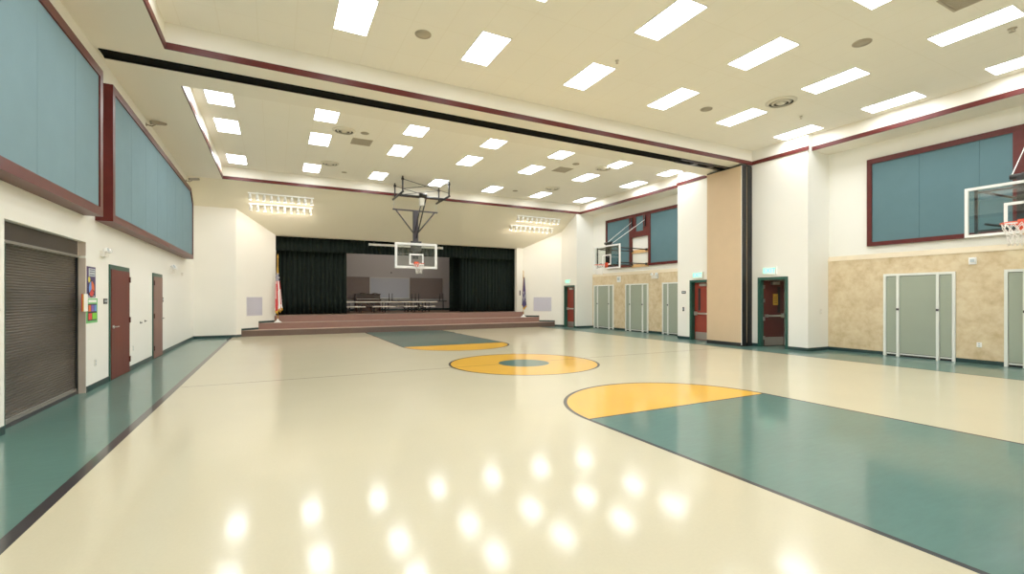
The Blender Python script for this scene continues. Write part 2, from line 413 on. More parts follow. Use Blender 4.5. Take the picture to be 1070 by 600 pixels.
for a,b in list(gaps(YN,PN0-bt,[(c[0],c[1]) for c in CABS if c[2]=='near']))+list(gaps(PN1,PF0-bt,[(c[0],c[1]) for c in CABS if c[2]=='far'])):
    m.box(XR-.06-bt,XR-.06,a,b,0,bh)
struct(m.build('baseboard_right',M['base']))

# ------------------------------------------------------------------ stage
def trap(y0,y1): return [onL(y0),onL(y1),onR(y1),onR(y0)]
m=MB()
def slab(y,z0,z1,mi_front,yb):
    # front riser / body, then a tread sheet with pale nosing
    m.mi=mi_front; a,b=onL(y),onR(y); c_,d_=onR(yb),onL(yb)
    m.prism([a,b,c_,d_],'z',z0,z1-.012); m.mi=2; m.prism([(a[0],y-.012),(b[0],y-.012),c_,d_],'z',z1-.012,z1)
slab(S1,0,Z1,1,S2); slab(S2,0,Z2,0,S3)
m.mi=0; m.prism([(onL(S3)[0],S3),(onR(S3)[0],S3),(RB[0],YO),(SB[0],YO)],'z',0,Z3-.012).box(-2.2,14.6,YO,BK,0,Z3-.012)
m.mi=2; m.box(onL(S3)[0]+.01,onR(S3)[0]-.01,S3-.012,S3+.05,Z3-.012,Z3); m.mi=3; m.box(SB[0]+.01,RB[0]-.02,S3+.05,YO+.3,Z3-.012,Z3).box(-2.2,14.6,YO+.3,BK,Z3-.012,Z3)
struct(m.build('floor_stage',[M['riser'],M['riserd'],M['nose'],M['stagew']]))
m=MB().box(-2.2,14.6,BK,BK+.2,0,6.2); struct(m.build('wall_stage',M['gwall']))
struct(MB().box(-2.4,-2.2,YO+.3,BK,0,6.2).box(14.6,14.8,YO+.3,BK,0,6.2).build('wall_stage_wings',M['gwall']))
struct(Bx(-2.4,14.8,YO+.3,BK+.2,6.2,6.3).build('ceiling_stage',M['gwall']))
struct(Bx(-2.2,14.6,BK-.012,BK,Z3,Z3+.12).build('baseboard_stage',M['base']))
# tack boards and whiteboard on the stage back wall
def board(name,x0,x1,z0,z1,m_,label,cat):
    r=thing(name,label,cat,((x0+x1)/2,BK-.02,z0))
    Bx(x0,x1,BK-.025,BK,z0,z1).build('panel',m_,r)
    MB().ring([(x0-.03,z0-.03),(x1+.03,z0-.03),(x1+.03,z1+.03),(x0-.03,z1+.03)],[(x0,z0),(x1,z0),(x1,z1),(x0,z1)],'y',BK-.035,BK).build('edge_frame',M['offw'] if m_ is M['wboard'] else M['tack'],r)
    return r
board('tack_board',3.0,5.0,1.56,2.80,M['tack'],'brown tack board on the stage back wall left of the whiteboard','board')
board('tack_board',7.50,9.55,1.56,2.80,M['tack'],'brown tack board on the stage back wall right of the whiteboard','board')
r=board('whiteboard',5.08,7.40,1.58,2.78,M['wboard'],'white rectangular board centred on the grey stage back wall','board')
Bx(5.1,7.38,BK-.09,BK-.035,1.53,1.555).build('pen_tray',M['alu'],r)
tag(Bx(6.29,6.35,BK-.02,BK,3.07,3.16).bevel(.01).build('wall_sensor',M['dgrey']),'small dark sensor on the stage back wall above the whiteboard','sensor')

# curtains: pleated sheets
def curtain(name,x0,x1,y,z0,z1,folds,amp,label,parts=None,seed=0):
    rnd=random.Random(seed); ph=[rnd.uniform(0,6) for _ in range(3)]
    def f(u,v):
        x=x0+(x1-x0)*u
        a=amp*(.65+.35*v)
        s_=math.sin(2*PI*folds*u+ph[0]+.7*math.sin(2*PI*u*3+ph[1]))
        return (x, y+a*s_+.25*a*math.sin(2*PI*folds*2.3*u+ph[2]), z1+(z0-z1)*v)
    n=max(24,int(folds*10))
    m=MB(); m.grid(f,n,6); return m
def curt_thing(name,x0,x1,y,z0,z1,folds,amp,label,seed):
    r=thing(name,label,'curtain',((x0+x1)/2,y,z0))
    o=curtain(name,x0,x1,y,z0+.012,z1,folds,amp,label,seed=seed).build('drape',M['curt'],r)
    s_=o.modifiers.new('thick','SOLIDIFY'); s_.thickness=.012
    Bx(x0,x1,y-amp*.6,y+amp*.6,z1,z1+.05).build('heading',M['curt'],r)
    return r
curt_thing('stage_curtain',.04,3.12,24.0,Z3,4.9,15,.07,'black stage curtain gathered at the left side of the stage opening',1)
curt_thing('stage_curtain',9.02,12.46,24.0,Z3,4.9,17,.07,'dark pleated stage curtain gathered at the right side of the stage opening',2)
curt_thing('stage_leg_curtain',8.86,11.2,25.2,Z3,4.9,6,.03,'flat black leg curtain hanging behind the right stage curtain',3)
r=thing('stage_valance','long black pleated valance across the top of the stage opening','curtain',(6.2,23.6,3.74))
o=curtain('v',.02,12.44,23.62,3.74,4.40,62,.035,'',seed=5).build('drape',M['curt'],r); o.modifiers.new('thick','SOLIDIFY').thickness=.01
Bx(.02,12.44,23.57,23.67,4.40,4.46).build('batten',M['black'],r)
# roll-up projection screen under the lintel
r=thing('projection_screen','long white projection screen case hung under the stage lintel','screen',(5.9,23.2,4.1))
MB().tube([(4.08,23.2,4.18),(7.76,23.2,4.18)],.055,14).build('case',M['offw'],r)
for x in (4.3,7.5): Bx(x-.02,x+.02,23.18,23.22,4.22,ZO+.004).build('bracket',M['dgrey'],r)
for x in (4.06,7.76): MB().tube([(x-.01,23.2,4.18),(x+.03,23.2,4.18)],.062,14).build('end_cap',M['white'],r)

# cafeteria tables with attached benches
def cafe(x0,x1,y,label):
    r=thing('bench_table',label,'table',((x0+x1)/2,y,Z3),'folding bench tables on the stage')
    L=x1-x0; zt=Z3+.58
    Bx(x0,x1,y-.38,y+.38,zt-.04,zt).bevel(.012).build('tabletop',M['tabletop'],r)
    for sy in (-1,1):
        yy=y+sy*.68
        for a,b in ((x0+.15,x0+L/2-.18),(x0+L/2+.18,x1-.25)): Bx(a,b,yy-.14,yy+.14,Z3+.30,Z3+.335).bevel(.01).build('bench',M['tabletop'],r)
    for fx in (.22,.40,.60,.78):
        x=x0+L*fx; m=MB()
        m.tube([(x,y-.34,zt-.05),(x,y-.34,Z3+.1),(x,y+.34,Z3+.1),(x,y+.34,zt-.05)],.022,8)
        m.tube([(x,y-.70,Z3+.29),(x,y-.34,Z3+.12)],.018,8).tube([(x,y+.70,Z3+.29),(x,y+.34,Z3+.12)],.018,8)
        f=m.build('leg_frame',M['black'],r)
        for sy in (-.34,.34): sub(MB().tube([(x-.02,y+sy,Z3+.065),(x+.02,y+sy,Z3+.065)],.063,14),'caster',M['black'],f)
    xm=x0+L/2; MB().tube([(xm-.3,y,Z3+.15),(xm,y,zt-.06),(xm+.3,y,Z3+.15)],.02,8).build('torsion_strut',M['black'],r)
    return r
cafe(2.7,5.98,25.6,'long cream bench table on the stage, its left end behind the curtain')
cafe(6.02,8.14,25.6,'shorter cream bench table on the stage, right of the other one')
# upright piano
r=thing('upright_piano','dark brown upright piano at the back of the stage left of the whiteboard','piano',(4.75,27.6,Z3))
Bx(4.05,5.45,27.55,27.95,Z3+.04,Z3+.98).bevel(.015).build('case',M['piano'],r)
Bx(4.02,5.48,27.5,27.98,Z3+.98,Z3+1.02).bevel(.01).build('lid',M['piano'],r)
kb=Bx(4.05,5.45,27.28,27.55,Z3+.60,Z3+.70).build('key_bed',M['piano'],r); sub(Bx(4.12,5.38,27.30,27.5,Z3+.70,Z3+.72),'keys',M['keys'],kb)
for x in (4.1,5.4): MB().tube([(x,27.32,Z3),(x,27.32,Z3+.6)],.04,10,.03).build('leg',M['piano'],r)
for x in (4.3,5.0): MB().tube([(x,27.6,Z3+1.02),(x+.16,27.6,Z3+1.06),(x+.32,27.6,Z3+1.02)],.02,8).build('handle',M['piano'],r)
# dark table trolley with upright posts
r=thing('table_trolley','long dark trolley with thin upright posts along the stage back wall','trolley',(7.7,27.9,Z3))
Bx(5.85,9.55,27.6,28.2,Z3+.55,Z3+.60).build('deck',M['black'],r)
for x in (6.0,6.18,7.35,7.58,7.78,9.1,9.32): MB().tube([(x,27.7,Z3+.6),(x,27.7,Z3+1.05)],.022,8).build('post',M['black'],r)
for x in (6.0,7.7,9.4): 
    l=MB().tube([(x,27.9,Z3+.06),(x,27.9,Z3+.55)],.03,8).build('leg',M['black'],r); sub(MB().tube([(x-.02,27.9,Z3+.06),(x+.02,27.9,Z3+.06)],.055,14),'caster',M['black'],l)

# ------------------------------------------------------------------ flags on poles
def flag_stand(x,y,z,top,label,body,kind):
    r=thing('flag_stand',label,'flag',(x,y,z))
    MB().lathe([(.0,0),(.15,0),(.15,.02),(.11,.05),(.05,.09),(.03,.15),(.022,.16),(0,.16)],20,(x,y,z)).build('base',M['white'],r)
    p=MB().tube([(x,y,z+.12),(x,y,top-.1)],.016,10).build('pole',M['gold'],r)
    sub(MB().lathe([(0,-.1),(.03,-.08),(.02,-.05),(.028,-.02),(.012,.04),(0,.09)],12,(x,y,top)),'finial',M['gold'],p)
    return r
def drape(x,y,zt,zb,wt,wb,colour,mats,r,lean):
    # a flag hanging in folds from its pole: u goes across the folds, v downward
    def f(u,v):
        w_=wt+(wb-wt)*(v**.8)
        a=2*PI*u
        rr=w_*.5*(1+.28*math.sin(5*a+1.3*v))
        zz=zt+(zb-zt)*v
        if v>.8: zz+=(v-.8)*1.2*abs(math.cos(a+.6))
        return (x+lean*v+rr*math.cos(a)*1.0, y+rr*math.sin(a)*.6, zz)
    m=MB(); m.grid(f,40,30,colour); o=m.build('cloth',mats,r); return o
r=flag_stand(.10,22.68,Z2,3.42,'red white and blue national flag draped on a gold pole at the stage left edge',None,0)
MB().tube([(.10,22.68,2.62),(.10,22.68,2.95)],.035,10,.02).build('cord_tassel',M['gold'],r)
def us(u,v):
    if v>.93: return 3
    if v<.20: return 2 if (int(u*40)+int(v*60))%3 else 1
    return 0 if int(u*9+v*.6)%2==0 else 1
drape(.08,22.68,2.68,.88,.09,.27,us,[M['fred'],M['fwhite'],M['fblue'],M['gold']],r,.05)
r=flag_stand(12.27,22.62,Z2,3.05,'dark blue gold-fringed flag draped on a pole at the stage right edge',None,0)
def st(u,v):
    if v>.90: return 1
    if .40<v<.72 and (int(u*40)*7+int(v*30)*3)%11<2: return 2
    return 0
drape(12.31,22.62,2.72,.90,.07,.24,st,[M['fpurple'],M['gold'],M['fwhite']],r,.02)
MB().tube([(12.27,22.62,2.66),(12.27,22.62,2.95)],.03,10,.02).build('cord_tassel',M['gold'],r)

# ------------------------------------------------------------------ things on the left wall
# roll-up shutter
r=thing('roll_up_shutter','dark brown ribbed roll-up shutter closed in a stainless frame on the left wall','shutter',(XL-.1,8.86,0))
XS=XL-.12
m=MB(); n=60; z0,z1=.09,2.27
for i in range(n):
    za=z0+(z1-z0)*i/n; h=(z1-z0)/n
    m.mi=0; m.prism([(XS-.03,za+.24*h),(XS-.008,za+.24*h),(XS,za+.45*h),(XS,za+.8*h),(XS-.008,za+h),(XS-.03,za+h)],'y',SH0+.03,SH1-.03)
    m.mi=1; m.prism([(XS-.03,za),(XS-.022,za),(XS-.022,za+.24*h),(XS-.03,za+.24*h)],'y',SH0+.03,SH1-.03)
sc_=m.build('shutter_curtain',None,r)
sm=bpy.data.materials.new('bronze shutter slats'); sm.use_nodes=True; nt=sm.node_tree; b=nt.nodes['Principled BSDF']; b.inputs['Metallic'].default_value=.55; b.inputs['Roughness'].default_value=.38
tc=nt.nodes.new('ShaderNodeTexCoord'); mp=nt.nodes.new('ShaderNodeMapping'); mp.inputs['Scale'].default_value=(.5,.35,1.2); ns=nt.nodes.new('ShaderNodeTexNoise'); ns.inputs['Scale'].default_value=1.5; ns.inputs['Detail'].default_value=5
cr=nt.nodes.new('ShaderNodeValToRGB'); cr.color_ramp.elements[0].position=.35; cr.color_ramp.elements[0].color=lin((84,78,72)); cr.color_ramp.elements[1].position=.7; cr.color_ramp.elements[1].color=lin((122,112,102))
nt.links.new(tc.outputs['Object'],mp.inputs[0]); nt.links.new(mp.outputs[0],ns.inputs['Vector']); nt.links.new(ns.outputs['Fac'],cr.inputs[0]); nt.links.new(cr.outputs[0],b.inputs['Base Color'])
sc_.data.materials.clear(); sc_.data.materials.append(sm); sc_.data.materials.append(M['black'])
M['hood']=mat('bronze hood sheet',(64,56,52),.35,metal=.5,noise=(1.2,.12))
Bx(XS-.03,XS+.04,SH0+.014,SH1-.08,2.30,SHZ-.005).build('hood',M['hood'],r)
Bx(XS-.03,XS+.055,SH0+.014,SH1-.014,2.262,2.298).build('hood_trim',M['chrome'],r)
Bx(XS-.03,XL+.004,SH1-.013,SH1-.001,0,2.26).build('jamb',M['steel'],r)
Bx(XS-.03,XL+.004,SH1-.013,SH1-.001,2.30,SHZ-.005).build('upper_jamb',M['steel'],r)
Bx(XS-.03,XS+.03,SH1-.079,SH1-.014,2.30,SHZ-.005).build('upper_jamb',M['steel'],r)
Bx(XS-.03,XL+.004,SH0+.001,SH0+.013,0,2.26).build('jamb',M['gframe'],r)
Bx(XS+.001,XS+.03,SH1-.045,SH1-.014,0.02,2.26).build('guide_rail',M['black'],r)
Bx(XS+.001,XS+.02,SH0+.03,SH1-.046,.05,.09).build('bottom_bar',M['kick'],r)
Bx(XS-.03,XS+.03,SH0+.014,SH1-.014,.0,.048).build('threshold',M['dgrey'],r)
# paper holder by the shutter jamb
r=thing('paper_holder','white paper holder with red and yellow edge on the shutter jamb','holder',(XL+.02,10.08,1.37))
Bx(XL+.004,XL+.03,9.99,10.165,1.37,1.66).build('sheet_stack',M['paper_w'],r)
Bx(XL+.006,XL+.028,9.972,9.99,1.37,1.66).build('yellow_tab',M['paper_y'],r)
Bx(XL+.006,XL+.014,9.958,9.972,1.37,1.66).build('red_tab',M['p_red'],r)
# posters
def wall_poster(name,y0,y1,z0,z1,bg,label):
    r=thing(name,label,'poster',(XL,(y0+y1)/2,z0)); Bx(XL,XL+.006,y0,y1,z0,z1).build('sheet',bg,r); return r
r=wall_poster('wall_poster',10.21,10.63,1.60,2.13,M['p_purple'],'tall purple poster with a coloured wheel beside the shutter')
def pl(a,b,c_,d_,m_,nm,e=.0085): return Bx(XL+.006,XL+e,a,b,c_,d_).build(nm,m_,r)
pl(10.29,10.60,1.965,2.10,M['p_grey'],'heading'); 
m=MB()
for z in (1.985,2.03,2.07): m.box(XL+.0085,XL+.0095,10.33,10.57,z,z+.014)
m.build('text_lines',M['p_purple'],r)
def disc(cy,cz,rad,a0,a1,m_,nm,e=.0085):
    n=16; P=[(cy,cz)] if a1-a0<6.2 else []
    P+=[(cy+rad*math.cos(a0+(a1-a0)*i/n),cz+rad*math.sin(a0+(a1-a0)*i/n)) for i in range(n+1 if a1-a0<6.2 else n)]
    return MB().prism(P,'x',XL+.006,XL+e).build(nm,m_,r)
disc(10.31,1.905,.05,0,2*PI,M['p_yellow'],'yellow_disc')
disc(10.42,1.75,.155,0,2*PI,M['p_black'],'wheel_ring')
for i,(c_) in enumerate((M['p_orange'],M['p_blue'],M['p_red'])): disc(10.42,1.75,.13,-.3+i*2*PI/3,-.3+(i+1)*2*PI/3-.22,c_,'wheel_sector',.0105)
pl(10.27,10.58,1.612,1.632,M['p_grey'],'caption')
r=wall_poster('wall_poster',10.19,10.73,1.16,1.585,M['p_green'],'green poster with a grid of bright squares below the purple poster')
pl(10.28,10.66,1.515,1.56,M['paper_w'],'heading',.0085)
pl(10.24,10.68,1.20,1.49,M['p_black'],'grid_panel')
for i,(a,z,c_) in enumerate(((10.27,1.36,M['p_orange']),(10.41,1.36,M['p_violet']),(10.55,1.36,M['p_blue']),)): pl(a,a+.115,z,z+.11,c_,'square',.0105)
for a,b_,c_ in ((10.27,10.43,M['p_red']),(10.46,10.66,M['p_lime'])): pl(a,b_,1.22,1.33,c_,'square',.0105)
# outlets, plates and fixtures on flat walls
def plate(name,axis,c_,w_,h_,label,cat,m_=None,holes=True,dirn=1,group=None):
    """small wall plate; axis 'x' plane at x=c[0], facing dirn"""
    x,y,z=c_; r=thing(name,label,cat,(x,y,z-h_/2),group); e=.010*dirn
    Bx(x,x+e,y-w_/2,y+w_/2,z-h_/2,z+h_/2).build('cover',m_ or M['offw'],r)
    if holes=='outlet':
        for dz in (-h_*.22,h_*.22): Bx(x+e,x+e*1.4,y-w_*.2,y+w_*.2,z+dz-h_*.12,z+dz+h_*.12).build('socket',M['p_grey'] ,r)
    elif holes=='sign':
        Bx(x+e,x+e*1.3,y-w_*.36,y+w_*.36,z-h_*.12,z+h_*.2).build('lettering',M['p_grey'],r)
    else:
        Bx(x+e,x+e*1.9,y-w_*.12,y+w_*.12,z-h_*.2,z+h_*.2).build('toggle',M['p_grey'],r)
    return r
plate('wall_outlet','x',(XL,10.63,.45),.08,.12,'pale outlet low on the left wall under the posters','outlet',holes='outlet')
plate('wall_outlet','x',(XL,13.05,.47),.08,.12,'pale outlet low on the left wall between the two brown doors','outlet',holes='outlet')
plate('room_sign','x',(XL,11.17,1.53),.2,.10,'small dark room sign just before the red brown door','sign',M['dgrey'],'sign')
plate('room_sign','x',(XL,16.10,1.54),.2,.13,'small dark room sign just past the pinkish brown door','sign',M['dgrey'],'sign')
for y,z,l in ((13.70,1.01,'nearer'),(14.12,1.03,'farther')):
    r=thing('wall_hook','%s of two small metal hooks on the left wall between the doors'%l,'hook',(XL,y,z))
    MB().tube([(XL,y,z),(XL+.008,y,z)],.028,12).build('rose',M['dgrey'],r); MB().tube([(XL+.008,y,z),(XL+.03,y,z-.01),(XL+.035,y,z+.012)],.008,8).build('peg',M['dgrey'],r)
# emergency lights
def emergency(x,y,z,label,s=1,dirn=1):
    r=thing('emergency_light',label,'emergency light',(x,y,z-.06),'twin head emergency lights')
    Bx(x-.004*dirn,x+.07*dirn,y-.16*s,y+.16*s,z-.07*s,z+.06*s).bevel(.012).build('housing',M['offw'],r)
    for q in (-1,1):
        h=MB().tube([(x+.05*dirn,y+q*.11*s,z+.07*s),(x+.11*dirn,y+q*.13*s,z+.10*s)],.055*s,14).build('lamp_head',M['white'],r)
        sub(MB().tube([(x+.111*dirn,y+q*.13*s,z+.101*s),(x+.116*dirn,y+q*.131*s,z+.103*s)],.045*s,14),'lens',M['p_grey'],h)
    return r
emergency(XL,11.0,2.40,'white twin head emergency light on the left wall above the posters',.75)
emergency(XL,17.3,2.42,'white twin head emergency light on the left wall past the second door',1.2)
tag(Bx(XL-.004,XL+.05,19.0,19.12,2.33,2.44).bevel(.012).build('alarm_strobe',M['offw']),'small white alarm box near the far end of the left wall','alarm')
# left wall doors
def lever(x,y,z,dy,dirn,r,m_=None):
    m=MB().tube([(x,y,z),(x+.02*dirn,y,z)],.033,14).tube([(x+.02*dirn,y,z),(x+.055*dirn,y,z),(x+.06*dirn,y+dy*.02,z),(x+.06*dirn,y+dy*.13,z)],.011,8)
    return m.build('door_handle',m_ or M['chrome'],r)
def left_door(name,y0,y1,zt,leafm,handle_y,dy,hinge_y,fr_m):
    r=bpy.data.objects.new(name,None); C.objects.link(r); r.location=(XL,(y0+y1)/2,0); r['_w']=1; struct(r)
    MB().box(XL,XL+.022,y0,y0+.05,0,zt).box(XL,XL+.022,y1-.045,y1,0,zt).box(XL,XL+.022,y0+.05,y1-.045,zt-.09,zt).build('door_frame',fr_m,r)
    l=Bx(XL,XL+.03,y0+.05,y1-.02,.012,zt-.09).build('door_leaf',leafm,r)
    lever(XL+.03,handle_y,1.03,dy,1,r)
    for z in (.28,1.12,1.98): Bx(XL+.028,XL+.05,hinge_y-.03,hinge_y+.03,z-.06,z+.06).build('hinge',M['wood4'],r)
    return r
left_door('door_1',11.37,12.70,2.235,M['wood'],11.52,1,12.66,M['gframe'])
left_door('door_2',14.88,15.98,2.24,M['wood2'],15.86,-1,14.95,M['gframe'])
# security cameras
def seccam(x,y,z,label):
    r=thing('security_camera',label,'camera',(x,y,z))
    MB().tube([(x,y,z),(x+.015,y,z)],.04,14).build('mount',M['camg'],r)
    MB().tube([(x+.015,y,z),(x+.12,y-.02,z-.03),(x+.19,y,z+.03)],.016,8).build('arm',M['camg'],r)
    b_=MB(); b_.box(-.045,.045,-.17,.17,-.04,.045).bevel(.012); b_.xf(Matrix.Translation((x+.24,y+.02,z+.08))@Matrix.Rotation(-.9,4,'Z')@Matrix.Rotation(.22,4,'X'))
    o=b_.build('body',M['camg'],r)
    l=MB().tube([(0,.168,0),(0,.185,0)],.03,14); l.xf(Matrix.Translation((x+.24,y+.02,z+.08))@Matrix.Rotation(-.9,4,'Z')@Matrix.Rotation(.22,4,'X')); sub(l,'lens',M['black'],o)
    return r
seccam(XL,14.25,5.86,'silver security camera above the long blue panel, nearer of the two')
seccam(XL,19.95,5.76,'silver security camera at the far end of the long blue panel')

# ------------------------------------------------------------------ acoustic panels
def clip(poly,a,b):
    def half(P,keep,ip):
        out=[]
        for i,p in enumerate(P):
            q=P[(i+1)%len(P)]
            if keep(p): out.append(p)
            if keep(p)!=keep(q): out.append(ip(p,q))
        return out
    def at(v): return lambda p,q: (v,p[1]+(q[1]-p[1])*(v-p[0])/(q[0]-p[0]))
    P=half(poly,lambda p:p[0]>=a-1e-9,at(a)); return half(P,lambda p:p[0]<=b+1e-9,at(b)) if P else P
def boards(r,poly,y_edges,x_back,x_front,m_):
    for a,b in zip(y_edges,y_edges[1:]):
        P=clip(poly,a+.003,b-.003)
        if len(P)>2: MB().prism(P,'x',x_back,x_front).build('fabric_board',m_,r)
XF1=XL+.25
def left_panel(label,outer,inner,edges):
    r=thing('acoustic_panel',label,'wall panel',(XL,(outer[0][0]+outer[2][0])/2,outer[0][1]))
    MB().ring(outer,inner,'x',XL,XF1).build('frame',M['mahog'],r)
    MB().prism(inner,'x',XL,XL+.19).build('backing',M['seam'],r)
    boards(r,inner,edges,XL+.19,XL+.225,M['blue'])
left_panel('blue fabric wall panel in mahogany frame above the shutter, cut by the left frame edge',
  [(1.0,2.96),(10.08,2.96),(10.08,5.41),(1.0,5.41)],[(1.12,3.10),(9.95,3.10),(9.95,5.27),(1.12,5.27)],[1.12,1.63,2.85,4.07,5.29,6.51,7.73,8.95,9.95])
left_panel('long blue fabric wall panel with a clipped corner, above the two left doors',
  [(10.62,2.96),(19.78,2.96),(19.78,4.95),(19.30,5.37),(10.62,5.41)],[(10.75,3.09),(19.66,3.09),(19.66,4.89),(19.25,5.24),(10.75,5.27)],[10.75,11.92,13.09,14.26,15.43,16.6,17.77,18.94,19.66])
def right_panel(yc,y_lo,y_hi,seams_hi,seams_lo,label):
    """frame on the recess wall with a notch for the hoop bracket at its centre"""
    X0=XR-.10; zb,zt,w_=3.06,5.53,.14; po,pi_=.70,.24
    r=thing('acoustic_panel',label,'wall panel',(XR,yc,zb))
    def ybox(m,a,b,z0,z1): return m.box(X0,XR,a,b,z0,z1)
    m=MB()
    ybox(m,y_lo,y_hi,zt-w_,zt)                       # head rail
    ybox(m,y_hi-.12,y_hi,zb,zt-w_); ybox(m,y_lo,y_lo+.12,zb,zt-w_)
    ybox(m,yc+po,y_hi-.12,zb,zb+w_*.8); ybox(m,y_lo+.12,yc-po,zb,zb+w_*.8)
    for s_ in (-1,1):
        ybox(m,yc+s_*po,yc+s_*pi_,4.56,zt-w_)          # upper posts
        ybox(m,yc+s_*po,yc+s_*(po-.14),zb,4.56)         # lower jambs
    ybox(m,yc-pi_,yc+pi_,4.52,4.70); ybox(m,yc-po+.14,yc-pi_,4.44,4.56); ybox(m,yc+pi_,yc+po-.14,4.44,4.56)
    ybox(m,yc-pi_,yc+pi_,4.44,4.52)
    m.build('frame',M['mahog'],r)
    def fab(a,b,z0,z1,ed):
        boards(r,[(a,z0),(b,z0),(b,z1),(a,z1)],ed,XR-.04,X0+.035,M['blued'])
        Bx(XR-.04,XR,a,b,z0,z1).build('backing',M['seam'],r)
    fab(yc+po,y_hi-.12,zb+w_*.8,zt-w_,sorted([yc+po,y_hi-.12]+seams_hi)); fab(y_lo+.12,yc-po,zb+w_*.8,zt-w_,sorted([y_lo+.12,yc-po]+seams_lo)); fab(yc-pi_,yc+pi_,4.70,zt-w_,[yc-pi_,yc+pi_])
    return r
right_panel(3.54,-.1,7.19,[4.815,5.99],[1.1,2.27],'blue fabric wall panel in mahogany frame above the tan wainscot at the photo\'s right edge')
right_panel(16.49,14.02,18.97,[],[],'blue fabric wall panel in mahogany frame behind the distant side hoop')

# ------------------------------------------------------------------ basketball hoops
def net_mesh(cx,cy,z,R):
    m=MB(); n=12; lv=[(R*.96,0),(R*.86,-.09),(R*.72,-.18),(R*.60,-.27),(R*.54,-.36),(R*.56,-.43)]
    for k in range(n):
        for s_ in (-1,1):
            pts=[]
            for i,(rr,dz) in enumerate(lv):
                a=2*PI*(k+s_*i*.5)/n; pts.append((cx+rr*math.cos(a),cy+rr*math.sin(a),z+dz))
            m.tube(pts,.006,5)
    return m
def rim_mesh(cx,cy,z,R=.23): return MB().torus((cx,cy,z),R,.011,36,8)

# side hoop, local frame: board plane at x=0 facing -x, wall at x=WX, floor z=0
WX=XR-.005-13.2
def side_hoop(label):
    r=thing('basketball_hoop',label,'basketball hoop',(0,0,0),'wall mounted basketball hoops',world=False)
    zb,zt,hw=2.88,3.93,.90
    gl=Bx(0,.014,-hw+.05,hw-.05,zb+.05,zt-.05).build('glass_backboard',M['glass'],r)
    O=[(-hw,zb),(hw,zb),(hw,zt),(-hw,zt)]; I=[(-hw+.055,zb+.055),(hw-.055,zb+.055),(hw-.055,zt-.055),(-hw+.055,zt-.055)]
    MB().ring(O,I,'x',-.018,.032).build('board_border',M['white'],r)
    s_=.30; z0=3.06
    MB().ring([(-s_,z0),(s_,z0),(s_,z0+.46),(-s_,z0+.46)],[(-s_+.055,z0+.055),(s_-.055,z0+.055),(s_-.055,z0+.405),(-s_+.055,z0+.405)],'x',-.006,-.001).build('target_square',M['white'],r)
    rm=rim_mesh(-.39,0,3.05).build('rim',M['orange'],r)
    sub(MB().box(-.16,-.006,-.09,.09,3.03,3.045).box(-.02,-.006,-.10,.10,2.94,3.16).tube([(-.19,-.12,3.045),(-.01,-.08,2.98)],.01,6).tube([(-.19,.12,3.045),(-.01,.08,2.98)],.01,6),'rim_bracket',M['orange'],rm)
    net_mesh(-.39,0,3.04,.23).build('net',M['net'],r)
    Bx(.045,.17,-.13,.13,2.95,4.02).bevel(.01).build('mast',M['black'],r)
    MB().tube([(.10,-.24,4.04),(.10,.24,4.04)],.055,14).build('lift_drum',M['black'],r)
    m=MB()
    for y in (-.74,.74): m.box(.04,.085,y-.022,y+.022,2.92,3.90)
    for z in (3.0,3.82): m.box(.04,.085,-.74,.74,z-.022,z+.022)
    m.build('back_frame',M['black'],r)
    for y in (-.60,.60):
        for z in (3.14,3.80):
            a=MB().tube([(.09,y,z),(WX-.08,y*.80,z)],.026,8).build('support_arm',M['black'],r)
            sub(Bx(WX-.10,WX-.05,y*.80-.06,y*.80+.06,z-.05,z+.05),'arm_hinge',M['black'],a)
    for z in (3.10,3.76): Bx(WX-.05,WX+.004,-.555,.555,z-.075,z+.075).build('timber_rail',M['bwood'],r)
    for y in (-.44,.44):
        MB().tube([(.10,y*.55,4.0),(WX-.13,y,5.16)],.010,8).build('stay_rod',M['white'],r)
        Bx(WX-.15,WX-.106,y-.035,y+.035,4.86,5.36).build('stay_bracket',M['black'],r)
    return r
h1=side_hoop('glass basketball hoop on the right wall, cut by the photo\'s right edge'); h1.location=(13.2,3.54,0)
h2=copy_tree(h1); h2.location=(13.2,16.53,0); h2['label']='distant glass basketball hoop folded out from the right wall near the stage'
# ceiling hung hoop in front of the stage
HX,HY=5.50,19.95
r=thing('basketball_hoop','glass basketball hoop hung from a black ceiling frame in front of the stage','basketball hoop',(HX,HY,2.87))
zb,zt,hw=2.87,3.98,.935
Bx(HX-hw+.05,HX+hw-.05,HY,HY+.014,zb+.05,zt-.05).build('glass_backboard',M['glass'],r)
O=[(HX-hw,zb),(HX+hw,zb),(HX+hw,zt),(HX-hw,zt)]; q=.1; I=[(HX-hw+q,zb+q),(HX+hw-q,zb+q),(HX+hw-q,zt-q),(HX-hw+q,zt-q)]
MB().ring(O,I,'y',HY-.018,HY+.032).build('board_border',M['white'],r)
s_=.315; z0=3.03
MB().ring([(HX-s_,z0),(HX+s_,z0),(HX+s_,z0+.48),(HX-s_,z0+.48)],[(HX-s_+.065,z0+.065),(HX+s_-.065,z0+.065),(HX+s_-.065,z0+.415),(HX-s_+.065,z0+.415)],'y',HY-.008,HY-.002).build('target_square',M['white'],r)
rm=rim_mesh(HX,HY-.40,3.06).build('rim',M['orange'],r)
sub(MB().box(HX-.09,HX+.09,HY-.17,HY-.006,3.04,3.055).box(HX-.10,HX+.10,HY-.02,HY-.006,2.95,3.17),'rim_bracket',M['orange'],rm)
net_mesh(HX,HY-.40,3.05,.23).build('net',M['net'],r)
Bx(HX-.11,HX+.11,HY+.09,HY+.21,3.3,5.40).bevel(.01).build('mast',M['gunm'],r)
Bx(HX-.24,HX+.24,HY+.035,HY+.10,3.62,4.07).build('mount_plate',M['dgrey'],r)
